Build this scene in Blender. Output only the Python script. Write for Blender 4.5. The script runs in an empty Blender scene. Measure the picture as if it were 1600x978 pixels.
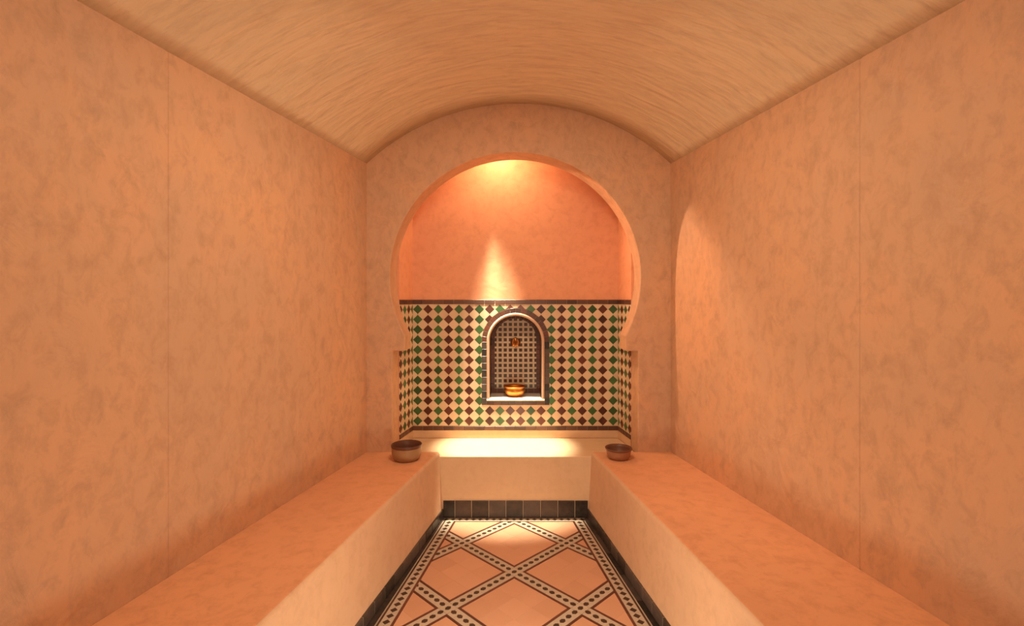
import bpy, math, random
from mathutils import Vector, Matrix
from mathutils.geometry import tessellate_polygon

random.seed(7)
C = bpy.context.scene.collection
SC = bpy.context.scene
# ------------------------------------------------------------ camera, light, exposure
H = 1.5
cam_d = bpy.data.cameras.new('camera')
cam = bpy.data.objects.new('camera', cam_d); C.objects.link(cam)
cam.location = (0, 0, H); cam.rotation_euler = (math.radians(90), 0, 0)
cam_d.sensor_width = 36; cam_d.lens = 18.0
cam_d.shift_x = -3.5/1600; cam_d.shift_y = -21/1600
cam_d.clip_start = 0.02
SC.camera = cam

w = bpy.data.worlds.new('world'); SC.world = w; w.use_nodes = True
w.node_tree.nodes['Background'].inputs[0].default_value = (0.0, 0.0, 0.0, 1)
w.node_tree.nodes['Background'].inputs[1].default_value = 0.0

SC.view_settings.view_transform = 'Standard'
SC.view_settings.look = 'None'
SC.view_settings.gamma = 1
SC.view_settings.use_curve_mapping = False
SC.view_settings.exposure = 0.0

def lamp(name, kind, loc, power, col, aim=None, size=0.05, cone=None, blend=0.5, sx=None, sy=None):
    d = bpy.data.lights.new(name, kind); d.energy = power; d.color = col
    if kind == 'AREA':
        d.shape = 'RECTANGLE'; d.size = sx; d.size_y = sy
    else:
        d.shadow_soft_size = size
    if kind == 'SPOT':
        d.spot_size = math.radians(cone); d.spot_blend = blend
    o = bpy.data.objects.new(name, d); C.objects.link(o); o.location = loc
    if aim is not None:
        o.rotation_euler = (Vector(aim)-Vector(loc)).to_track_quat('-Z', 'Y').to_euler()
    return o

WARM = (1.0, 0.66, 0.40)
YEL = (1.0, 0.80, 0.48)
# lamps of the niche, all in one fitting up behind the head of the arch
NL = (-0.12, 3.765, 2.73)
lamp('niche_glow_light', 'POINT', NL, 7.0, (1.0, 0.84, 0.48), size=0.03)
lamp('niche_wash_light', 'SPOT', NL, 10.0, (1.0, 0.82, 0.46), aim=(-0.12, 3.765, 0), size=0.03, cone=150, blend=1.0)
lamp('niche_side_light', 'SPOT', (-0.28, 3.88, 2.66), 100, (1.0, 0.60, 0.35), aim=(1.14, 3.10, 1.45), size=0.025, cone=58, blend=1.0)
lamp('niche_beam_light', 'SPOT', (-0.165, 3.82, 2.74), 330, (1.0, 0.9, 0.6), aim=(-0.165, 4.0, 1.52), size=0.035, cone=8.5, blend=1.0)
lamp('niche_down_light', 'SPOT', (-0.185, 3.80, 2.74), 840, (1.0, 0.94, 0.66), aim=(-0.06, 3.765, 0.0), size=0.045, cone=28, blend=0.65)
# unseen fill lights added to brighten the vault, walls and bench fronts
lamp('vault_front_fill_light', 'AREA', (0.0, 1.95, 2.72), 22, (1.0, 0.80, 0.53), aim=(0.0, 2.3, 0.0), sx=0.5, sy=0.3)  # added fill above the frame, evens out the far walls and benches
lamp('rear_fill_light', 'AREA', (0.0, -1.25, 1.5), 6, (1.0, 0.84, 0.64), aim=(0.0, 2.2, 1.5), sx=1.2, sy=2.0)  # added fill from behind the viewer, the wall there has no doorway
lamp('vault_up_fill_light', 'AREA', (0.0, -0.35, 1.75), 10, (1.0, 0.92, 0.68), aim=(0.0, 1.9, 2.95), sx=0.7, sy=0.3)  # added fill hanging behind the viewer, lifts the ceiling
lamp('low_fill_light', 'POINT', (0.0, 1.75, 0.22), 15, (1.0, 0.92, 0.66), size=0.08)  # added fill below the frame for the bench fronts, no lantern stands there

# ------------------------------------------------------------ node helpers
def new_mat(name):
    m = bpy.data.materials.new(name); m.use_nodes = True
    nt = m.node_tree; b = nt.nodes['Principled BSDF']
    return m, nt, b
def nd(nt, t, **kw):
    n = nt.nodes.new(t)
    for k, v in kw.items(): setattr(n, k, v)
    return n
def plaster(name, c1, c2, c3, rough=0.5, stretch=(1, 1, 1), bump=0.25, scale=1.0):
    m, nt, b = new_mat(name); L = nt.links.new
    tc = nd(nt, 'ShaderNodeTexCoord'); mp = nd(nt, 'ShaderNodeMapping')
    mp.inputs['Scale'].default_value = stretch
    L(tc.outputs['Object'], mp.inputs[0])
    n1 = nd(nt, 'ShaderNodeTexNoise'); n1.inputs['Scale'].default_value = 1.7*scale; n1.inputs['Detail'].default_value = 6
    n1.inputs['Roughness'].default_value = 0.6; n1.inputs['Distortion'].default_value = 0.6
    n2 = nd(nt, 'ShaderNodeTexNoise'); n2.inputs['Scale'].default_value = 15*scale; n2.inputs['Detail'].default_value = 9
    n2.inputs['Roughness'].default_value = 0.70; n2.inputs['Distortion'].default_value = 0.35
    for n in (n1, n2): L(mp.outputs[0], n.inputs['Vector'])
    r1 = nd(nt, 'ShaderNodeMapRange'); r1.inputs[1].default_value = .35; r1.inputs[2].default_value = .65
    L(n1.outputs['Fac'], r1.inputs[0])
    r2 = nd(nt, 'ShaderNodeMapRange'); r2.inputs[1].default_value = .46; r2.inputs[2].default_value = .70
    L(n2.outputs['Fac'], r2.inputs[0])
    m1 = nd(nt, 'ShaderNodeMix', data_type='RGBA'); L(r1.outputs[0], m1.inputs['Factor'])
    m1.inputs['A'].default_value = (*c1, 1); m1.inputs['B'].default_value = (*c2, 1)
    m2 = nd(nt, 'ShaderNodeMix', data_type='RGBA'); L(r2.outputs[0], m2.inputs['Factor'])
    L(m1.outputs['Result'], m2.inputs['A']); m2.inputs['B'].default_value = (*c3, 1)
    L(m2.outputs['Result'], b.inputs['Base Color'])
    b.inputs['Roughness'].default_value = rough
    b.inputs['Specular IOR Level'].default_value = 0.25
    n3 = nd(nt, 'ShaderNodeTexNoise'); n3.inputs['Scale'].default_value = 5.5*scale; n3.inputs['Detail'].default_value = 7
    n3.inputs['Distortion'].default_value = 0.8
    L(mp.outputs[0], n3.inputs['Vector'])
    bp = nd(nt, 'ShaderNodeBump'); bp.inputs['Strength'].default_value = bump; bp.inputs['Distance'].default_value = 0.03
    L(n3.outputs['Fac'], bp.inputs['Height']); L(bp.outputs[0], b.inputs['Normal'])
    return m
def glaze(name, c1, c2, rough=0.3, spec=0.4, noise=14.0, metal=0.0):
    """glazed or plain tile: every tile a slightly different tone, faint clouding inside it"""
    m, nt, b = new_mat(name); L = nt.links.new
    oi = nd(nt, 'ShaderNodeObjectInfo'); tc = nd(nt, 'ShaderNodeTexCoord')
    n = nd(nt, 'ShaderNodeTexNoise'); n.inputs['Scale'].default_value = noise; n.inputs['Detail'].default_value = 4
    geo = nd(nt, 'ShaderNodeNewGeometry')
    L(geo.outputs['Position'], n.inputs['Vector'])
    a = nd(nt, 'ShaderNodeMath', operation='MULTIPLY_ADD'); L(n.outputs['Fac'], a.inputs[0]); a.inputs[1].default_value = 1.0
    s = nd(nt, 'ShaderNodeMath', operation='MULTIPLY_ADD'); L(oi.outputs['Random'], s.inputs[0]); s.inputs[1].default_value = 0.9; s.inputs[2].default_value = -0.45
    L(s.outputs[0], a.inputs[2])
    cl = nd(nt, 'ShaderNodeClamp'); L(a.outputs[0], cl.inputs[0])
    mx = nd(nt, 'ShaderNodeMix', data_type='RGBA'); L(cl.outputs[0], mx.inputs['Factor'])
    mx.inputs['A'].default_value = (*c1, 1); mx.inputs['B'].default_value = (*c2, 1)
    L(mx.outputs['Result'], b.inputs['Base Color'])
    b.inputs['Roughness'].default_value = rough; b.inputs['Specular IOR Level'].default_value = spec
    b.inputs['Metallic'].default_value = metal
    bp = nd(nt, 'ShaderNodeBump'); bp.inputs['Strength'].default_value = 0.15; bp.inputs['Distance'].default_value = 0.004
    L(n.outputs['Fac'], bp.inputs['Height']); L(bp.outputs[0], b.inputs['Normal'])
    return m

M = {}
M['wall'] = plaster('tadelakt_wall', (.61, .370, .24), (.70, .385, .225), (.52, .305, .19), rough=.55, stretch=(1, 1, .75), bump=.55)
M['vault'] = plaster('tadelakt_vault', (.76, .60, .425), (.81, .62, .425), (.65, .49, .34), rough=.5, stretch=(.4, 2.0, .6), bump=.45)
M['bench'] = plaster('tadelakt_bench', (.74, .37, .21), (.80, .40, .22), (.66, .32, .175), rough=.5, bump=.12)
M['front'] = plaster('tadelakt_bench_front', (.66, .41, .265), (.71, .44, .28), (.61, .365, .23), rough=.5, bump=.15)
M['niche'] = plaster('tadelakt_niche', (.76, .34, .20), (.81, .37, .21), (.69, .30, .17), rough=.5, bump=.15)
M['panel'] = plaster('tadelakt_ledge', (.74, .50, .32), (.78, .53, .34), (.70, .46, .29), rough=.5, bump=.1)
M['grout'] = glaze('grout', (.42, .33, .25), (.55, .43, .33), rough=.9, spec=.1)
M['darkgrout'] = glaze('dark_grout', (.16, .13, .11), (.25, .2, .17), rough=.9, spec=.1)
M['green'] = glaze('green_glaze', (.035, .080, .026), (.070, .155, .048), rough=.28)
M['brown'] = glaze('brown_glaze', (.055, .018, .012), (.15, .045, .028), rough=.28)
M['cream'] = glaze('cream_glaze', (.60, .42, .28), (.74, .54, .37), rough=.35)
M['slate'] = glaze('dark_glaze', (.022, .016, .014), (.11, .075, .063), rough=.3, noise=30)
M['trim'] = glaze('brown_trim_glaze', (.07, .028, .02), (.16, .07, .045), rough=.3)
M['terra'] = glaze('terracotta_tile', (.63, .33, .21), (.70, .375, .245), rough=.45, noise=5)
M['oxblood'] = glaze('oxblood_tile', (.10, .030, .018), (.17, .05, .03), rough=.4)
M['pale'] = glaze('pale_tile', (.46, .36, .28), (.56, .45, .36), rough=.45)
M['dot'] = glaze('dark_dot_tile', (.05, .024, .016), (.12, .055, .036), rough=.4)
M['mould'] = glaze('pale_moulding', (.58, .36, .25), (.68, .44, .31), rough=.4)
M['sill'] = glaze('pale_sill', (.86, .80, .72), (.92, .86, .78), rough=.35)
M['copper'] = glaze('copper', (.50, .15, .03), (.68, .24, .055), rough=.48, spec=.5, metal=1.0, noise=40)
M['brass'] = glaze('aged_brass', (.6, .24, .07), (.85, .42, .14), rough=.35, metal=1.0, noise=60)
M['claybowl'] = glaze('brown_bowl', (.25, .13, .065), (.40, .23, .115), rough=.45, noise=22)
M['claybowl2'] = glaze('reddish_bowl', (.34, .15, .08), (.46, .21, .11), rough=.45, noise=22)
M['bowlin'] = glaze('dark_bowl_inside', (.10, .035, .02), (.18, .07, .04), rough=.4)

# ------------------------------------------------------------ object helpers
def link(name, me, mat=None, parent=None):
    o = bpy.data.objects.new(name, me); C.objects.link(o)
    if mat is not None and me is not None and not me.materials: me.materials.append(mat)
    if parent is not None: o.parent = parent
    return o
def mesh(name, vs, fs, smooth=False):
    me = bpy.data.meshes.new(name); me.from_pydata([tuple(v) for v in vs], [], fs); me.update()
    if smooth: me.shade_smooth()
    return me
def tag(o, label=None, cat=None, group=None, kind=None):
    if label: o['label'] = label
    if cat: o['category'] = cat
    if group: o['group'] = group
    if kind: o['kind'] = kind
    return o
def struct(name, vs, fs, mat, label=None, cat=None, smooth=False):
    o = link(name, mesh(name, vs, fs, smooth), mat); tag(o, label, cat, kind='structure'); return o
def area(p):
    return 0.5*sum(p[i][0]*p[(i+1) % len(p)][1]-p[(i+1) % len(p)][0]*p[i][1] for i in range(len(p)))
def ccw(p): return p if area(p) > 0 else p[::-1]
def clip(poly, px, py, nx, ny):
    """keep the side where (p-P).n >= 0"""
    out = []
    for i in range(len(poly)):
        a, b = poly[i], poly[(i+1) % len(poly)]
        da = (a[0]-px)*nx+(a[1]-py)*ny; db = (b[0]-px)*nx+(b[1]-py)*ny
        if da >= 0: out.append(a)
        if (da > 0 and db < 0) or (da < 0 and db > 0):
            t = da/(da-db); out.append((a[0]+t*(b[0]-a[0]), a[1]+t*(b[1]-a[1])))
    return out
def clip_rect(poly, x0, y0, x1, y1):
    for px, py, nx, ny in ((x0, 0, 1, 0), (x1, 0, -1, 0), (0, y0, 0, 1), (0, y1, 0, -1)):
        poly = clip(poly, px, py, nx, ny)
        if len(poly) < 3: return []
    return poly
def clean(p):
    q = []
    for a in p:
        if not q or math.hypot(a[0]-q[-1][0], a[1]-q[-1][1]) > 1e-4: q.append(a)
    if len(q) > 1 and math.hypot(q[0][0]-q[-1][0], q[0][1]-q[-1][1]) < 1e-4: q.pop()
    return q
def inset(p, d):
    """shrink a convex ccw polygon by d"""
    n = len(p); out = []
    for i in range(n):
        a, b, c = p[i-1], p[i], p[(i+1) % n]
        e1 = Vector((b[0]-a[0], b[1]-a[1])).normalized(); e2 = Vector((c[0]-b[0], c[1]-b[1])).normalized()
        n1 = Vector((-e1.y, e1.x)); n2 = Vector((-e2.y, e2.x)); s = n1+n2
        k = max(s.length_squared/2, .25)
        out.append((b[0]+s.x*d/k, b[1]+s.y*d/k))
    return out
class Frame:
    def __init__(s, o, ex, ey, n):
        s.o = Vector(o); s.ex = Vector(ex).normalized(); s.ey = Vector(ey).normalized(); s.n = Vector(n).normalized()
        s.rot = Matrix((s.ex, s.ey, s.n)).transposed()
CACHE = {}
def prism_data(p, t0, t1, bev):
    n = len(p); q = inset(p, bev) if bev else p
    vs = [(a[0], a[1], t0) for a in p]+[(a[0], a[1], t1-bev) for a in p]+[(a[0], a[1], t1) for a in q]
    fs = [tuple(range(2*n, 3*n))]
    for i in range(n):
        j = (i+1) % n
        fs += [(i, j, n+j, n+i), (n+i, n+j, 2*n+j, 2*n+i)]
    return vs, fs
def tile(name, poly, mat, fr, parent, t0=-.004, t1=.004, bev=.0012, key=None, origin=(0, 0, 0), gap=0.0, lift=0.0):
    poly = clean(poly)
    if len(poly) < 3: return None
    poly = ccw(poly)
    if abs(area(poly)) < 6e-5: return None
    if gap: poly = inset(poly, gap)
    if abs(area(poly)) < 4e-5 or area(poly) < 0: return None
    cx = sum(a[0] for a in poly)/len(poly); cy = sum(a[1] for a in poly)/len(poly)
    k = (name, mat.name, key) if key is not None else None
    if k and k in CACHE: me = CACHE[k]
    else:
        loc = [(a[0]-cx, a[1]-cy) for a in poly]
        vs, fs = prism_data(loc, t0, t1, bev); me = mesh(name, vs, fs); me.materials.append(mat)
        if k: CACHE[k] = me
    o = bpy.data.objects.new(name, me); C.objects.link(o); o.parent = parent
    pos = fr.o+fr.ex*cx+fr.ey*cy+fr.n*lift-Vector(origin)
    o.matrix_local = Matrix.Translation(pos) @ fr.rot.to_4x4()
    return o
class Bag:
    """collects many tiny pieces as one mesh"""
    def __init__(s): s.v = []; s.f = []
    def add(s, poly, fr, t0, t1, bev=.0):
        poly = clean(poly)
        if len(poly) < 3: return
        poly = ccw(poly)
        if abs(area(poly)) < 1.5e-5: return
        vs, fs = prism_data(poly, t0, t1, bev); n = len(s.v)
        s.v += [fr.o+fr.ex*a+fr.ey*b+fr.n*c for a, b, c in vs]; s.f += [tuple(i+n for i in f) for f in fs]
    def build(s, name, mat, parent, kind='stuff', origin=(0, 0, 0)):
        if not s.v: return
        o = link(name, mesh(name, [v-Vector(origin) for v in s.v], s.f), mat, parent)
        if kind: o['kind'] = kind
        return o
def rect(x0, y0, x1, y1): return [(x0, y0), (x1, y0), (x1, y1), (x0, y1)]
def bevel_mod(o, wd, seg=2, ang=35):
    m = o.modifiers.new('bevel', 'BEVEL'); m.width = wd; m.segments = seg; m.limit_method = 'ANGLE'; m.angle_limit = math.radians(ang)
def lathe(profile, seg=48):
    vs = []; fs = []; n = len(profile)
    for i in range(seg):
        a = 2*math.pi*i/seg
        for r, z in profile: vs.append((r*math.cos(a), r*math.sin(a), z))
    for i in range(seg):
        j = (i+1) % seg
        for k in range(n-1): fs.append((i*n+k, j*n+k, j*n+k+1, i*n+k+1))
    return vs, fs

# ------------------------------------------------------------ plan of the room (x across, y away from the viewer)
YA, YB, YN = 3.53, 4.0, -1.3          # face of the arch wall, back of the niche, wall behind the viewer
ARCH_T = 0.20
XL = lambda y: -1.017+.183*(y-YA)
XR = lambda y: 1.079-.173*(y-YA)
BL = lambda y: -.514+.165*(y-YA)      # upper edge of the bench fronts
BR = lambda y: .532-.141*(y-YA)
SPRING, CROWN = 2.437, 2.852
ZB, ZS = .450, .419

# floor bed
fo = struct('floor', [(XL(YN), YN, -.004), (XR(YN), YN, -.004), (XR(YA), YA, -.004), (XL(YA), YA, -.004)], [(0, 1, 2, 3)], M['darkgrout'],
            'patterned tile floor with crossing dotted bands between the benches', 'floor')

# side walls, each with its shallow vertical joint
def side_wall(name, fx, yj, sgn, label):
    ys = [YN, yj-.006, yj-.003, yj+.003, yj+.006, YA+ARCH_T]; dp = [0, 0, .003, .003, 0, 0]
    vs = []; fs = []
    for y, d in zip(ys, dp):
        vs += [(fx(y)+sgn*d, y, 0), (fx(y)+sgn*d, y, SPRING)]
    for i in range(len(ys)-1): fs.append((2*i, 2*i+2, 2*i+3, 2*i+1))
    n = len(vs)
    vs += [(fx(YN)+sgn*.1, YN, 0), (fx(YN)+sgn*.1, YN, SPRING), (fx(YA+ARCH_T)+sgn*.1, YA+ARCH_T, 0), (fx(YA+ARCH_T)+sgn*.1, YA+ARCH_T, SPRING)]
    fs += [(n, n+2, n+3, n+1), (1, n+1, n+3, n-1)]
    return struct(name, vs, fs, M['wall'], label, 'wall')
side_wall('wall_left', XL, 1.934, -1, 'orange tadelakt plaster wall above the left bench with a faint vertical joint')
side_wall('wall_right', XR, 1.99, 1, 'orange tadelakt plaster wall above the right bench, glowing near the arch')

# vault
def vault_pts(y, n=40, dz=0.0):
    a, b = XL(y), XR(y); c = (b-a)/2; m = (a+b)/2; r = CROWN-SPRING
    R = (c*c+r*r)/(2*r); th = math.asin(c/R)
    return [(m+R*math.sin(-th+2*th*i/n), y, SPRING+R*math.cos(-th+2*th*i/n)-(R-r)+dz) for i in range(n+1)]
vs = []; fs = []; ysv = [YN+(YA-YN)*i/24 for i in range(25)]
for y in ysv: vs += vault_pts(y)
for i in range(24):
    for k in range(40): fs.append((i*41+k, i*41+k+1, (i+1)*41+k+1, (i+1)*41+k))
ce = struct('ceiling', vs, fs, M['vault'], 'shallow barrel vault of swirled orange plaster over the whole room', 'ceiling', True)
sm = ce.modifiers.new('thickness', 'SOLIDIFY'); sm.thickness = .08; sm.offset = 1

# wall behind the viewer
pts = vault_pts(YN)
vs = [(XL(YN), YN, 0)]+pts+[(XR(YN), YN, 0)]
n = len(vs); vs2 = [(v[0], v[1]-.1, v[2]) for v in vs]
struct('wall_near', vs+vs2, [tuple(range(n)), tuple(range(n, 2*n))[::-1]]+[(i, (i+1) % n, n+(i+1) % n, n+i) for i in range(n)], M['wall'],
       'plain plaster wall closing the room behind the viewer', 'wall')

# arch wall: one outline running round the vault and back down the horseshoe
CXA, CZA, RX, RZ = .0066, 1.5+36*YA/800, 196*YA/800, 194*YA/800
JX = .8475                                       # jamb half width
FX = 172.5*YA/800; ZF0, ZF1 = 1.5-80.5*YA/800, 1.5-57*YA/800   # foot of the horseshoe
out = [(XL(YA)-.02, 0)]+[(p[0]+(-.02 if i == 0 else .02 if i == 40 else 0), p[2]+.02) for i, p in enumerate(vault_pts(YA))]+[(XR(YA)+.02, 0)]
a0 = math.asin((ZF1-CZA)/RZ)
inn = [(CXA+JX, 0), (CXA+JX, ZF0), (CXA+FX, ZF0)]
N = 72
for i in range(N+1):
    a = a0+(math.pi-2*a0)*i/N
    inn.append((CXA+RX*math.cos(a), CZA+RZ*math.sin(a)))
inn += [(CXA-FX, ZF0), (CXA-JX, ZF0), (CXA-JX, 0)]
prof = out+inn
n = len(prof)
vs = [(x, YA, z) for x, z in prof]+[(x, YA+ARCH_T, z) for x, z in prof]
fs = [tuple(range(n))[::-1], tuple(range(n, 2*n))]+[(i, (i+1) % n, n+(i+1) % n, n+i) for i in range(n)]
aw = struct('wall_arch', vs, fs, M['wall'], 'end wall pierced by a tall horseshoe arch with small stepped feet', 'wall')
bevel_mod(aw, .007, 2, 50)

# niche shell
NXL0, NXL1 = CXA-.845, (805.3-803.5)*.005-.8025
NXR0, NXR1 = CXA+.845, (805.3-803.5)*.005+.8025
Y2 = YA+ARCH_T
ZC = 3.0
def niche_side(name, x0, x1, sgn, label):
    vs = [(x0, Y2, 0), (x1, YB, 0), (x1, YB, ZC), (x0, Y2, ZC), (x0+sgn*.1, Y2, 0), (x1+sgn*.1, YB, 0), (x1+sgn*.1, YB, ZC), (x0+sgn*.1, Y2, ZC)]
    return struct(name, vs, [(0, 1, 2, 3), (4, 7, 6, 5), (0, 4, 5, 1), (3, 2, 6, 7), (0, 3, 7, 4), (1, 5, 6, 2)], M['niche'], label, 'wall')
wnl = niche_side('wall_niche_left', NXL0, NXL1, -1, 'left cheek of the niche, glowing plaster above green and brown mosaic')
wnr = niche_side('wall_niche_right', NXR0, NXR1, 1, 'right cheek of the niche, glowing plaster above green and brown mosaic')
struct('ceiling', [(-1.0, Y2-.02, ZC), (1.0, Y2-.02, ZC), (1.0, YB+.1, ZC), (-1.0, YB+.1, ZC), (-1.0, Y2-.02, ZC+.05), (1.0, Y2-.02, ZC+.05), (1.0, YB+.1, ZC+.05), (-1.0, YB+.1, ZC+.05)],
       [(0, 3, 2, 1), (4, 5, 6, 7), (0, 1, 5, 4), (1, 2, 6, 5), (2, 3, 7, 6), (3, 0, 4, 7)], M['niche'], 'plaster ceiling of the small niche behind the arch', 'ceiling')
# plaster closing the gap above the arch wall on the niche side
struct('wall_niche_front', [(-1.0, Y2-.05, 2.80), (1.0, Y2-.05, 2.80), (1.0, Y2, 2.80), (-1.0, Y2, 2.80), (-1.0, Y2-.05, ZC), (1.0, Y2-.05, ZC), (1.0, Y2, ZC), (-1.0, Y2, ZC)],
       [(0, 3, 2, 1), (4, 5, 6, 7), (0, 1, 5, 4), (1, 2, 6, 5), (2, 3, 7, 6), (3, 0, 4, 7)], M['niche'], 'strip of plaster above the arch on the niche side', 'wall')

# back wall of the niche with its little round-headed recess
RCX, RCZ = .0105, 1.5-66*.005
R_OUT, R_MO, R_IN = .264, .226, .203
Z_SUR, Z_SIL = 1.5-164.5*.005, 1.5-157.5*.005
REC_D = .25
def arch_path(r, zb, n=28):
    p = [(RCX+r, zb)]
    for i in range(n+1):
        a = math.pi*i/n; p.append((RCX+r*math.cos(a), RCZ+r*math.sin(a)))
    return p+[(RCX-r, zb)]
hole = arch_path(R_IN, Z_SIL)
outer = [(NXL1-.1, 0), (NXR1+.1, 0), (NXR1+.1, ZC), (NXL1-.1, ZC)]
loops = [[Vector((x, z, 0)) for x, z in outer], [Vector((x, z, 0)) for x, z in hole]]
tris = tessellate_polygon(loops); allp = outer+hole
vs = [(x, YB, z) for x, z in allp]; fs = []
for t in tris:
    a, b, c = [Vector(vs[i]) for i in t]
    fs.append(tuple(t) if (b-a).cross(c-a).y < 0 else tuple(t)[::-1])
nh = len(hole); base = len(vs)
vs += [(x, YB+REC_D, z) for x, z in hole]
for i in range(nh): fs.append((4+i, 4+(i+1) % nh, base+(i+1) % nh, base+i))
fs.append(tuple(range(base, base+nh)))
wnb = struct('wall_niche_back', vs, fs, M['niche'], 'glowing orange back wall of the niche with mosaic below and a small arched recess', 'wall')

# ------------------------------------------------------------ mosaic of the niche
ZT1 = 1.4985; ZT0 = ZT1-.035               # top trim
PX, PZ, ROWS = .08025, .07917, 12
ZM0 = ZT0-ROWS*PZ; ZL0 = ZM0-.034
def dark_poly(cx, cz, q=.455): return [(cx+q*PX, cz), (cx, cz+q*PZ), (cx-q*PX, cz), (cx, cz-q*PZ)]
def cream_poly(cx, cz):
    g, h = .030, .5-.012
    k = .5-.455+.012
    P = []
    for sx, sz in ((1, 0), (0, 1), (-1, 0), (0, -1)):
        if sx: P += [(cx+sx*h*PX, cz-sx*k*PZ), (cx+sx*h*PX, cz+sx*k*PZ)]
        else: P += [(cx+sz*k*PX, cz+sz*h*PZ), (cx-sz*k*PX, cz+sz*h*PZ)]
    return P
def keep_outside_recess(p):
    cx = sum(a[0] for a in p)/len(p)-RCX; cz = sum(a[1] for a in p)/len(p)
    if cz > RCZ:
        d = math.hypot(cx, cz-RCZ)
        if d > R_OUT+.09: return p
        nx, nz = cx/d, (cz-RCZ)/d
        return clip(p, RCX+nx*R_OUT, RCZ+nz*R_OUT, nx, nz)
    if abs(cx) > R_OUT+.09 or cz < Z_SUR-.09: return p
    dx, dz = abs(cx)-R_OUT, Z_SUR-cz
    if dx > dz: s = 1 if cx > 0 else -1; return clip(p, RCX+s*R_OUT, 0, s, 0)
    return clip(p, 0, Z_SUR, 0, -1)
def mosaic(parent, fr, s0, s1, cols, colour, start, recess=False, trim_n=20):
    """cols: centre abscissae of the dark columns"""
    def full(p):
        return all(s0+1e-6 < a[0] < s1-1e-6 and ZM0+1e-6 < a[1] < ZT0-1e-6 for a in p)
    for i, cx in enumerate(cols):
        for r in range(ROWS):
            p = dark_poly(cx, ZM0+(r+.5)*PZ); q = clip_rect(p, s0, ZM0, s1, ZT0)
            if recess and q: q2 = keep_outside_recess(q)
            else: q2 = q
            whole = full(p) and len(q2) == 4 and abs(abs(area(q2))-abs(area(p))) < 1e-9 if q2 else False
            if q2: tile(colour[i]+'_tile', q2, M[colour[i]], fr, parent, key='whole' if whole else None, lift=.0, t0=-.003, t1=.0045)
    edges = [cols[0]-PX/2]+[c+PX/2 for c in cols]
    for cx in edges:
        for r in range(ROWS+1):
            p = cream_poly(cx, ZM0+r*PZ); q = clip_rect(p, s0, ZM0, s1, ZT0)
            q2 = keep_outside_recess(q) if (recess and q) else q
            whole = full(p) and bool(q2) and abs(abs(area(q2))-abs(area(p))) < 1e-9
            if q2: tile('cream_tile', q2, M['cream'], fr, parent, key='whole' if whole else None, t0=-.003, t1=.004)
    wd = (s1-s0)/trim_n
    for i in range(trim_n):
        a, b = s0+i*wd+.0012, s0+(i+1)*wd-.0012
        tile('trim_tile', rect(a, ZT0+.001, b, ZT1), M['trim'], fr, parent, key=('t', round(wd, 4)), t1=.007, bev=.002)
        tile('trim_tile', rect(a, ZL0, b, ZM0-.001), M['trim'], fr, parent, key=('b', round(wd, 4)), t1=.007, bev=.002)
def bed(parent, fr, s0, s1, recess=False):
    """grout bed under the mosaic, a hair proud of the plaster"""
    if not recess:
        b = Bag(); b.add(rect(s0, ZL0, s1, ZT1), fr, -.002, .0015); return b.build('grout_bed', M['grout'], parent, kind=None)
    outer = rect(s0, ZL0, s1, ZT1); hl = arch_path(R_IN+.004, Z_SIL-.004)
    tr = tessellate_polygon([[Vector((x, z, 0)) for x, z in outer], [Vector((x, z, 0)) for x, z in hl]])
    ap = outer+hl; vv = [fr.o+fr.ex*x+fr.ey*z+fr.n*.0015 for x, z in ap]
    return link('grout_bed', mesh('grout_bed', vv, [tuple(t) for t in tr]), M['grout'], parent)
fb = Frame((0, YB, 0), (1, 0, 0), (0, 0, 1), (0, -1, 0))
CB = (805.3-803.5)*.005
bed(wnb, fb, NXL1, NXR1, True)
cols = [CB+(i-9.5)*PX for i in range(20)]
colr = ['brown' if (abs(i-9.5)-.5) % 2 == 0 else 'green' for i in range(20)]
mosaic(wnb, fb, NXL1, NXR1, cols, colr, 0, True)
for par, x0, x1, sg in ((wnl, NXL0, NXL1, 1), (wnr, NXR0, NXR1, -1)):
    d = Vector((x1-x0, YB-Y2, 0)); Ls = d.length; d.normalize()
    if sg > 0:   # left cheek: s runs away from the viewer
        fr = Frame((x0, Y2, 0), d, (0, 0, 1), d.cross(Vector((0, 0, 1))))
        cc = [Ls-(.15+j)*PX for j in range(4)][::-1]
    else:
        fr = Frame((x1, YB, 0), -d, (0, 0, 1), (-d).cross(Vector((0, 0, 1))))
        cc = [(.15+j)*PX for j in range(4)]
    co = ['green', 'brown', 'green', 'brown']; co = co[::-1] if sg > 0 else co
    bed(par, fr, 0, Ls)
    mosaic(par, fr, .008 if sg < 0 else 0, Ls-.008 if sg > 0 else Ls, cc, co, 0, False, 4)

# frame of the recess: dark surround tiles, pale moulding
def arc_piece(r0, r1, a, b, n=2):
    return [(RCX+r1*math.cos(a+(b-a)*i/n), RCZ+r1*math.sin(a+(b-a)*i/n)) for i in range(n+1)] + \
           [(RCX+r0*math.cos(b+(a-b)*i/n), RCZ+r0*math.sin(b+(a-b)*i/n)) for i in range(n+1)]
NA = 18
for i in range(NA):
    a, b = math.pi*i/NA+.006, math.pi*(i+1)/NA-.006
    tile('surround_tile', arc_piece(R_MO+.001, R_OUT-.001, a, b), M['brown' if i % 2 else 'trim'], fb, wnb, t1=.006, bev=.0012)
nv = 9; hz = (RCZ-Z_SUR)/nv
for i in range(nv):
    for s in (-1, 1):
        a, b = sorted((RCX+s*(R_MO+.001), RCX+s*(R_OUT-.001)))
        tile('surround_tile', rect(a, Z_SUR+i*hz+.0012, b, Z_SUR+(i+1)*hz-.0012), M['slate'], fb, wnb, t1=.006, bev=.0012)
nb = 8; wz = 2*R_MO/nb
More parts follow.
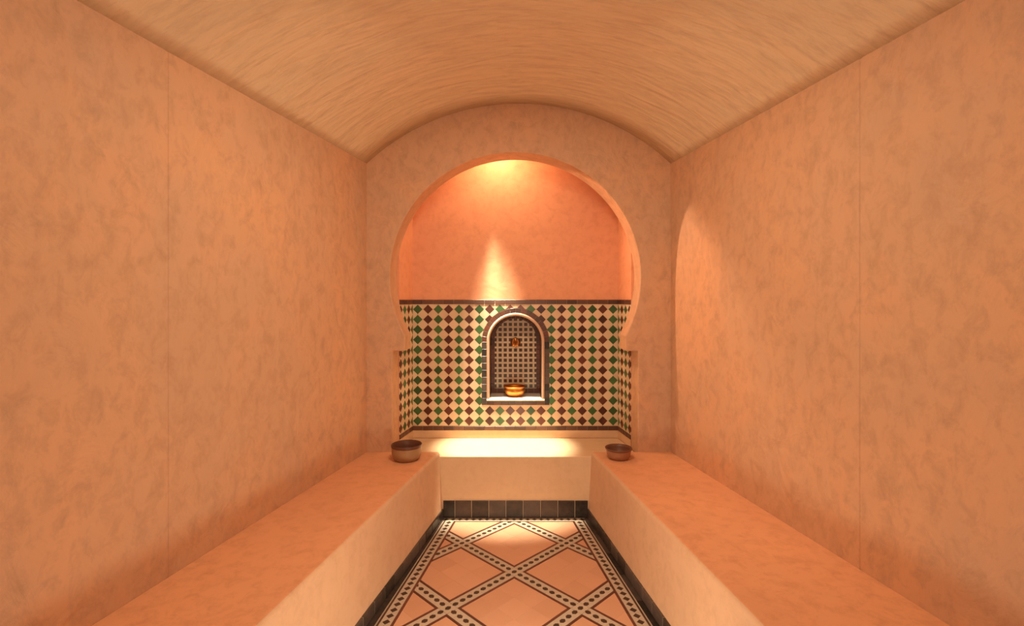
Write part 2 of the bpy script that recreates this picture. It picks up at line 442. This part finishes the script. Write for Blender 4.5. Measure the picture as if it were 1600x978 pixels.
for i in range(nb):
    tile('surround_tile', rect(RCX-R_MO+i*wz+.001, Z_SUR+.001, RCX-R_MO+(i+1)*wz-.001, Z_SIL-.001), M['trim'], fb, wnb, t1=.006, bev=.0012)
path_o = arch_path(R_MO, Z_SIL); path_i = arch_path(R_IN, Z_SIL)
vs = []; fs = []; npth = len(path_o)
for (xo, zo), (xi, zi) in zip(path_o, path_i):
    xm, zm = (xo+xi)/2, (zo+zi)/2
    for x, z, y in ((xo, zo, YB+.002), (xo, zo, YB-.006), ((xo+xm)/2, (zo+zm)/2, YB-.011), (xm, zm, YB-.0125), ((xi+xm)/2, (zi+zm)/2, YB-.011), (xi, zi, YB-.006), (xi, zi, YB+.02)):
        vs.append((x, y, z))
for i in range(npth-1):
    for k in range(6): fs.append((i*7+k, i*7+k+1, (i+1)*7+k+1, (i+1)*7+k))
link('moulding', mesh('moulding', vs, fs, True), M['mould'], wnb)
b = Bag(); fs_ = Frame((0, 0, 0), (1, 0, 0), (0, 1, 0), (0, 0, 1))
b.add(rect(RCX-R_MO+.0, YB-.014, RCX+R_MO, YB+REC_D-.002), fs_, Z_SIL-.001, Z_SIL+.012, .003)
sl = b.build('sill', M['sill'], wnb, kind=None); sl['label'] = 'white sill'
# small squares lining the back of the recess
fr = Frame((0, YB+REC_D, 0), (1, 0, 0), (0, 0, 1), (0, -1, 0))
rp = .0425; mc = Bag(); md = Bag(); mt = Bag(); z0 = Z_SIL+.05
def in_arch(p, r):
    for x, z in p:
        if z > RCZ and math.hypot(x-RCX, z-RCZ) > r: return False
        if abs(x-RCX) > r: return False
    return True
RP = .172
for i in range(-5, 6):
    for k in range(0, 17):
        cx, cz = RCX+i*rp, z0+(k+.5)*rp
        def cl(p):
            for s in (-1, 1): p = clip(p, RCX+s*RP, 0, -s, 0)
            if p and sum(a[1] for a in p)/len(p) > RCZ:
                mx = sum(a[0] for a in p)/len(p)-RCX; mz = sum(a[1] for a in p)/len(p)-RCZ; d = math.hypot(mx, mz) or 1
                p = clip(p, RCX+mx/d*RP, RCZ+mz/d*RP, -mx/d, -mz/d)
            return p
        h = .30*rp
        md.add(cl(rect(cx-h, cz-h, cx+h, cz+h)), fr, -.002, .004, .001)
        g = .02*rp
        for sx, sz in ((1, 0), (0, 1)):
            if sx: mc.add(cl(rect(cx+h+g, cz-h, cx+rp-h-g, cz+h)), fr, -.002, .0035, .0006)
            else: mc.add(cl(rect(cx-h, cz+h+g, cx+h, cz+rp-h-g)), fr, -.002, .0035, .0006)
        mc.add(cl(rect(cx+h+g, cz+h+g, cx+rp-h-g, cz+rp-h-g)), fr, -.002, .0035, .0006)
tag(md.build('dark_square_mosaic', M['brown'], wnb)); mc.build('cream_square_mosaic', M['cream'], wnb)
bb = Bag(); bb.add(rect(RCX-R_IN, Z_SIL, RCX+R_IN, RCZ+R_IN), fr, -.01, .0005); bb.build('recess_bed', M['grout'], wnb, kind=None)
for i in range(8):
    tile('recess_base_tile', rect(RCX-R_IN+i*R_IN/4+.001, Z_SIL+.012, RCX-R_IN+(i+1)*R_IN/4-.001, z0-.001), M['oxblood'], fr, wnb, t0=-.002, t1=.006)
NA = 16
for i in range(NA):
    a, b_ = math.pi*i/NA+.006, math.pi*(i+1)/NA-.006
    tile('recess_edge_tile', arc_piece(RP+.001, R_IN-.001, a, b_), M['oxblood'], fr, wnb, t0=-.002, t1=.006)
nv = 10; hz = (RCZ-z0)/nv
for i in range(nv):
    for s in (-1, 1):
        a, b_ = sorted((RCX+s*(RP+.001), RCX+s*(R_IN-.001)))
        tile('recess_edge_tile', rect(a, z0+i*hz+.001, b_, z0+(i+1)*hz-.001), M['oxblood'], fr, wnb, t0=-.002, t1=.006)
# dark tiles lining the cheeks and head of the recess
lv = []; lf = []
for x, z in arch_path(R_IN-.003, Z_SIL+.012): lv += [(x, YB+.018, z), (x, YB+REC_D-.001, z)]
for i in range(len(lv)//2-1): lf.append((2*i, 2*i+1, 2*i+3, 2*i+2))
link('recess_lining', mesh('recess_lining', lv, lf), M['trim'], wnb)

# ------------------------------------------------------------ washing ledge between the benches
lg = bpy.data.objects.new('washing_ledge', None); C.objects.link(lg); LO = (0.009, YA, 0); lg.location = LO
tag(lg, 'pale plaster ledge under the arch with a dark tile skirting', 'ledge')
def block(name, pts, z0, z1, mat, parent, origin, bev=0):
    n = len(pts); vs = [(x-origin[0], y-origin[1], z0-origin[2]) for x, y in pts]+[(x-origin[0], y-origin[1], z1-origin[2]) for x, y in pts]
    fs = [tuple(range(n))[::-1], tuple(range(n, 2*n))]+[(i, (i+1) % n, n+(i+1) % n, n+i) for i in range(n)]
    o = link(name, mesh(name, vs, fs), mat, parent)
    if bev: bevel_mod(o, bev, 3)
    return o
block('body', [(CXA-JX+.001, YA), (CXA+JX-.001, YA), (NXR0-.002, Y2), (NXR1-.002, YB-.005), (NXL1+.002, YB-.005), (NXL0+.002, Y2)], 0, ZS, M['panel'], lg, LO, .006)
fl = Frame((0, YA, 0), (1, 0, 0), (0, 0, 1), (0, -1, 0))
SK = [-.490]+[(p-803.5)*YA/800 for p in (711, 737, 763.8, 790.6, 817.3, 844.6, 871.5, 898)]+[.508]
for a, b_ in zip(SK[:-1], SK[1:]):
    tile('skirting_tile', rect(a+.0022, .001, b_-.0022, .115), M['slate'], fl, lg, t0=-.002, t1=.010, bev=.003, origin=LO)
gb = Bag(); gb.add(rect(SK[0], 0, SK[-1], .114), fl, -.002, .005); gb.build('skirting_bed', M['grout'], lg, kind=None, origin=LO)

# lower panel of the niche, paler plaster under the mosaic
for par, fr_, s0, s1 in ((wnb, fb, NXL1, NXR1),):
    b = Bag(); b.add(rect(s0, ZS, s1, ZL0-.001), fr_, -.001, .003); o = b.build('lower_panel', M['panel'], par, kind=None)
for par, x0, x1, sg in ((wnl, NXL0, NXL1, 1), (wnr, NXR0, NXR1, -1)):
    d = Vector((x1-x0, YB-Y2, 0)); Ls = d.length; d.normalize()
    fr_ = Frame((x0, Y2, 0), d, (0, 0, 1), d.cross(Vector((0, 0, 1)))*sg)
    v2 = [fr_.o+fr_.ex*s+fr_.ey*z+fr_.n*.003 for s, z in rect(0, ZS, Ls, ZL0-.001)]
    link('lower_panel', mesh('lower_panel', v2, [(0, 1, 2, 3)]), M['panel'], par)

# ------------------------------------------------------------ benches
def bench(name, fw, ff, s, label):
    o_ = ((fw(1.0)+ff(1.0))/2, 1.1, 0)
    root = bpy.data.objects.new(name, None); C.objects.link(root); root.location = o_; tag(root, label, 'bench', 'plaster benches along the two long walls')
    ys = [YN+.01]+[YN+(YA-.001-YN)*i/20 for i in range(1, 21)]
    sec = []     # (from front outwards, z): the front leans out a little towards its foot
    sec.append((.000, 0.0)); sec.append((.004, .060)); sec.append((.022, .060)); sec.append((.018, .075)); sec.append((.010, .2)); sec.append((.004, .33))
    r = .022
    for i in range(7):
        a = math.pi/2*i/6; sec.append((-r+r*math.cos(a), ZB-r+r*math.sin(a)))
    vs = []; fs = []; n = len(sec)+2
    rnd = random.Random(3)
    for y in ys:
        f = ff(y); wv = rnd.uniform(-.0015, .0015)
        for k, (q, z) in enumerate(sec):
            vs.append((f-s*(q+wv)-o_[0], y-o_[1], z))
        vs.append((fw(y)-o_[0]-s*.001, y-o_[1], ZB)); vs.append((fw(y)-o_[0]-s*.001, y-o_[1], 0))
    for i in range(len(ys)-1):
        for k in range(n-1):
            fs.append((i*n+k, i*n+k+1, (i+1)*n+k+1, (i+1)*n+k))
    KS = 6+4      # from this point of the section on the surface belongs to the seat
    front = [f for i, f in enumerate(fs) if i % (n-1) < KS]; seat = [f for i, f in enumerate(fs) if i % (n-1) >= KS]
    last = (len(ys)-1)*n
    ends = [tuple(range(n)), tuple(range(last, last+n))[::-1]]
    for nm, ff2, mt_ in (('front', front, M['front']), ('seat', seat+ends, M['bench'])):
        used = sorted({i for f in ff2 for i in f}); ix = {u: k for k, u in enumerate(used)}
        me = mesh(nm, [vs[u] for u in used], [tuple(ix[i] for i in f) for f in ff2]); me.shade_smooth()
        o = link(nm, me, mt_, root)
        md_ = o.modifiers.new('edges', 'EDGE_SPLIT'); md_.split_angle = math.radians(40)
    # skirting tiles at the foot, proud of the plaster
    d = Vector((ff(1)-ff(0), 1, 0)).normalized()
    Lt = (YA-.012-YN-.02)/d.y; cnt = 40; wd = Lt/cnt
    P0 = Vector((ff(YA-.012)-s*.028, YA-.012, 0))
    if s > 0: fr_ = Frame(P0, d, (0, 0, 1), (-d).cross(Vector((0, 0, 1))))
    else: fr_ = Frame(P0, d, (0, 0, 1), d.cross(Vector((0, 0, 1))))
    gbed = Bag(); gbed.add(rect(-cnt*wd if s < 0 else 0, .001, 0 if s < 0 else cnt*wd, .0605), fr_ if s < 0 else Frame(P0, -d, (0, 0, 1), fr_.n), -.024, .0015)
    gbed.build('skirting_bed', M['grout'], root, kind=None, origin=o_)
    for i in range(cnt):
        a, b2 = -(i+1)*wd+.002, -i*wd-.002
        nrm = fr_.n
        p = rect(a, .001, b2, .062)
        if s > 0:   # keep outward winding for the mirrored frame
            fr2 = Frame(P0, -d, (0, 0, 1), fr_.n); p = rect(-b2, .001, -a, .062)
        else: fr2 = fr_
        tile('skirting_tile', p, M['slate'], fr2, root, t0=-.026, t1=.004, bev=.0025, origin=o_, key=('sk', s))
    return root
bench('bench', XL, BL, -1, 'long orange plaster bench built along the left wall, small brown bowl on its far end')
bench('bench', XR, BR, 1, 'long orange plaster bench built along the right wall, reddish bowl on its far end')

# ------------------------------------------------------------ floor pattern
ff_ = Frame((0, 0, 0), (1, 0, 0), (0, 1, 0), (0, 0, 1))
FL = lambda y: -.387+.1455*(y-YA)      # inner edges of the side borders
FR = lambda y: .386-.1405*(y-YA)
YE = YA-.074                            # inner edge of the cross border
YC, GA, GB = 2.822, .322, .332
E = math.hypot(GA, GB)
YS = YN+.02
def clipfield(p, off=0.0):
    p = clip(p, FL(0)+off, 0, 1, -.1455); 
    if len(p) > 2: p = clip(p, FR(0)-off, 0, -1, -.1405)
    if len(p) > 2: p = clip(p, 0, YE-off, 0, -1)
    if len(p) > 2: p = clip(p, 0, YS, 0, 1)
    return p
def uv(u, v): return (GA*(u-v), YC+GB*(u+v))
def quad(u0, v0, u1, v1): return [uv(u0, v0), uv(u1, v0), uv(u1, v1), uv(u0, v1)]
HW = .033/E; HS = .0455/E; G = .0009/E
dots = Bag(); pale = Bag(); far = Bag()
OUTL = lambda y: FL(y)-.088; OUTR = lambda y: FR(y)+.088
for i in range(-14, 4):
    for j in range(-14, 4):
        c = uv(i+.5, j+.5)
        if c[1] > YA+.7 or c[1] < YS-.7 or c[0] < FL(c[1])-.8 or c[0] > FR(c[1])+.8: continue
        # field tiles, three by three
        a = HS+G*2; st = (1-2*a)/3
        for m in range(3):
            for k in range(3):
                p = quad(i+a+m*st, j+a+k*st, i+a+(m+1)*st, j+a+(k+1)*st); q = clipfield(p, .001)
                whole = len(q) == 4 and abs(abs(area(q))-abs(area(p))) < 1e-9
                if len(q) > 2 and sum(a_[1] for a_ in q)/len(q) < 0.3: far.add(inset(ccw(clean(q)), .0006), ff_, -.006, 0)
                elif len(q) > 2: tile('field_tile', q, M['terra'], ff_, fo, t0=-.006, t1=0, bev=.0004, gap=.0001, key='f' if whole else None)
for i in range(-14, 4):
    for j in range(-14, 4):
        c = uv(i, j)
        if c[1] > YA+.5 or c[1] < YS-.5 or c[0] < FL(c[1])-.6 or c[0] > FR(c[1])+.6: continue
        for s in (-1, 1):
            lo, hi = sorted((s*HW, s*HS))
            q = clipfield(quad(i+lo, j+HW, i+hi, j+1-HW))
            if len(q) > 2: tile('dark_strip', q, M['oxblood'], ff_, fo, t0=-.006, t1=.0002, bev=.0004, gap=.0003)
            q = clipfield(quad(i+HS, j+lo, i+1-HS, j+hi))
            if len(q) > 2: tile('dark_strip', q, M['oxblood'], ff_, fo, t0=-.006, t1=.0002, bev=.0004, gap=.0003)
        pale.add(clipfield(quad(i-HW+G, j-HW+G, i+HW-G, j+HW-G)), ff_, -.006, -.0003)
        nseg = 9; L0 = HW+G; st = (1-2*L0)/nseg
        for k in range(nseg):
            pale.add(clipfield(quad(i-HW+G, j+L0+k*st+G/2, i+HW-G, j+L0+(k+1)*st-G/2)), ff_, -.006, -.0003)
            pale.add(clipfield(quad(i+L0+k*st+G/2, j-HW+G, i+L0+(k+1)*st-G/2, j+HW-G)), ff_, -.006, -.0003)
        for k in range(10):
            t = k/10; dh = .0165/E
            for (u, v) in (((i+t, j), (i, j+t)) if k else ((i, j),)):
                dots.add(clipfield([uv(u+a*dh, v+b_*dh) for a, b_ in ((1.12, 0), (.45, .75), (-.45, .75), (-1.12, 0), (-.45, -.75), (.45, -.75))] if v == j else
                                   [uv(u+a*dh, v+b_*dh) for a, b_ in ((.75, .45), (.75, -.45), (0, -1.12), (-.75, -.45), (-.75, .45), (0, 1.12))]), ff_, -.003, .0002)
# side borders: dark strip, dotted band, dark strip, pale line, dark edge
pitch = .0462; ny = int((YE-YS)/pitch)
for s, F, kx, B in ((-1, FL, .1455, BL), (1, FR, -.1405, BR)):
    def P(off, y): return (F(y)+s*off, y)
    def seg(o0, o1, y0, y1): return [P(o0, y0), P(o1, y0), P(o1, y1), P(o0, y1)]
    nst = 14; ln = (YE+.012-YS)/nst
    for i in range(nst):
        y0, y1 = YS+i*ln+.0006, YS+(i+1)*ln-.0006
        tile('dark_strip', seg(.0005, .0125, y0, y1), M['oxblood'], ff_, fo, t0=-.006, t1=.0002, bev=.0004)
    nst = 20; ln = (YA-.02-YS)/nst
    for i in range(nst):
        y0, y1 = YS+i*ln+.0006, YS+(i+1)*ln-.0006
        tile('dark_strip', seg(.070, .079, y0, y1), M['dot'], ff_, fo, t0=-.006, t1=.0002, bev=.0004)
        tile('pale_strip', seg(.0798, .0862, y0, y1), M['pale'], ff_, fo, t0=-.006, t1=-.0003, bev=.0004)
        ends = [F(y0)+s*.087, F(y1)+s*.087]; wf = [B(y0)-s*.030, B(y1)-s*.030]
        if s < 0: wf = [B(y0)+.030, B(y1)+.030]
        if (wf[0]-ends[0])*s > .002:
            tile('edge_tile', [(ends[0], y0), (wf[0], y0), (wf[1], y1), (ends[1], y1)], M['slate'], ff_, fo, t0=-.006, t1=0, bev=.0004)
    for k in range(ny+1):
        y1 = YE+.012-k*pitch; y0 = y1-pitch
        pale.add(seg(.0135, .069, y0+.0004, y1-.0004), ff_, -.006, -.0003)
        yc = (y0+y1)/2; h = .0185
        dots.add([P(.0412, yc-h), P(.0412+h, yc), P(.0412, yc+h), P(.0412-h, yc)], ff_, -.003, .0002)
# cross border at the foot of the ledge
x0, x1 = FL(YE)-.012, FR(YE)+.012
ncs = 8
for i in range(ncs):
    a, b_ = x0+(x1-x0)*i/ncs+.0006, x0+(x1-x0)*(i+1)/ncs-.0006
    tile('dark_strip', rect(a, YE+.0005, b_, YE+.011), M['oxblood'], ff_, fo, t0=-.006, t1=.0002, bev=.0004)
x0, x1 = OUTL(YE)-.0, OUTR(YE)+.0
k = 0; x = x0
while x < x1-.02:
    pale.add(rect(x+.0004, YE+.0125, min(x+pitch, x1)-.0004, YA-.016), ff_, -.006, -.0003)
    cx = x+pitch/2; h = .0185
    dots.add([(cx-h, YE+.038), (cx, YE+.038-h), (cx+h, YE+.038), (cx, YE+.038+h)], ff_, -.003, .0002)
    x += pitch
for i in range(9):
    a, b_ = -.50+i*1.015/9, -.50+(i+1)*1.015/9
    tile('dark_strip', rect(a+.0006, YA-.0155, b_-.0006, YA-.009), M['dot'], ff_, fo, t0=-.006, t1=.0002, bev=.0004)
far.build('field_tiling', M['terra'], fo); pale.build('pale_mosaic', M['pale'], fo); dots.build('dark_dot_mosaic', M['dot'], fo)

# ------------------------------------------------------------ bowls
def bowl(name, prof_out, prof_in, mo, mi, loc, label, rim=None):
    root = bpy.data.objects.new(name, None); C.objects.link(root); root.location = loc; tag(root, label, 'bowl')
    vs, fs = lathe(prof_out); o = link('outer_wall', mesh('outer_wall', vs, fs, True), mo, root)
    vs, fs = lathe(prof_in); o = link('inside', mesh('inside', vs, [f[::-1] for f in fs], True), mi, root)
    if rim:
        vs, fs = lathe(rim); link('rim', mesh('rim', vs, fs, True), mi, root)
    return root
# tall-sided brown bowl on the left bench
bowl('bowl', [(0, 0), (.066, 0), (.074, .004), (.086, .018), (.094, .036), (.0965, .055), (.0965, .082), (.098, .088), (.098, .102)],
     [(.098, .102), (.0955, .104), (.092, .101), (.091, .06), (.084, .025), (.06, .010), (0, .008)], M['claybowl'], M['bowlin'],
     (-.706, 3.36, ZB+.0003), 'tall-sided dark brown bowl on the far end of the left bench',
     [(.098, .086), (.0995, .089), (.0995, .101), (.097, .1045), (.0945, .1035)])
bowl('bowl', [(0, 0), (.055, 0), (.064, .004), (.073, .014), (.077, .028), (.080, .050), (.083, .060), (.088, .069)],
     [(.088, .069), (.087, .072), (.083, .070), (.078, .055), (.072, .022), (.05, .009), (0, .008)], M['claybowl2'], M['bowlin'],
     (.690, 3.385, ZB+.0003), 'low reddish brown bowl with flared rim on the far end of the right bench',
     [(.083, .059), (.089, .066), (.0895, .071), (.087, .0735), (.084, .0715)])
bowl('bowl', [(0, 0), (.040, 0), (.052, .004), (.072, .020), (.083, .042), (.084, .056), (.079, .068), (.086, .078), (.090, .080)],
     [(.090, .080), (.088, .083), (.082, .079), (.076, .066), (.079, .052), (.072, .024), (.045, .008), (0, .006)], M['copper'], M['copper'],
     (RCX-.007, YB+.115, Z_SIL+.0123), 'shiny copper bowl standing on the white sill of the arched recess')

# brass wall tap over the copper bowl
tp = bpy.data.objects.new('wall_tap', None); C.objects.link(tp); TO = Vector((.010, YB+REC_D-.004, 1.5-67*.0053)); tp.location = TO
tag(tp, 'small aged brass tap with round rosette on the recess mosaic', 'tap')
vs, fs = lathe([(0, .012), (.010, .014), (.014, .008), (.026, .010), (.036, .005), (.041, 0)], 24)
# scalloped rim
vs = [(x*(1+.08*math.cos(8*math.atan2(y, x))) if math.hypot(x, y) > .02 else x, y*(1+.08*math.cos(8*math.atan2(y, x))) if math.hypot(x, y) > .02 else y, z) for x, y, z in vs]
ro = link('rosette', mesh('rosette', vs, fs, True), M['brass'], tp); ro.rotation_euler = (math.radians(90), 0, 0)
def tube(path, r, seg=12):
    vs = []; fs = []
    for i, p in enumerate(path):
        p = Vector(p); t = (Vector(path[min(i+1, len(path)-1)])-Vector(path[max(i-1, 0)])).normalized()
        sd = Vector((1, 0, 0)); up = t.cross(sd).normalized(); rr = r[i] if isinstance(r, (list, tuple)) else r
        for k in range(seg):
            a = 2*math.pi*k/seg; vs.append(p+sd*rr*math.cos(a)+up*rr*math.sin(a))
    for i in range(len(path)-1):
        for k in range(seg): fs.append((i*seg+k, i*seg+(k+1) % seg, (i+1)*seg+(k+1) % seg, (i+1)*seg+k))
    fs.append(tuple(range(seg))[::-1]); fs.append(tuple(range((len(path)-1)*seg, len(path)*seg)))
    return vs, fs
vs, fs = tube([(0, -.008, 0), (0, -.030, 0), (0, -.045, -.004), (0, -.055, -.014), (0, -.057, -.030)], [.008, .008, .0085, .008, .009])
link('spout', mesh('spout', vs, fs, True), M['brass'], tp)
vs, fs = tube([(0, -.030, .004), (0, -.030, .016), (0, -.030, .024)], [.006, .005, .004]); link('valve_stem', mesh('valve_stem', vs, fs, True), M['brass'], tp)
vs, fs = tube([(0, -.030, .022), (0, -.030, .030)], [.016, .014], 16)
vs = [(v.x, v.y if abs(v.x) < .02 else v.y, v.z) for v in vs]
link('handle', mesh('handle', vs, fs, True), M['brass'], tp)
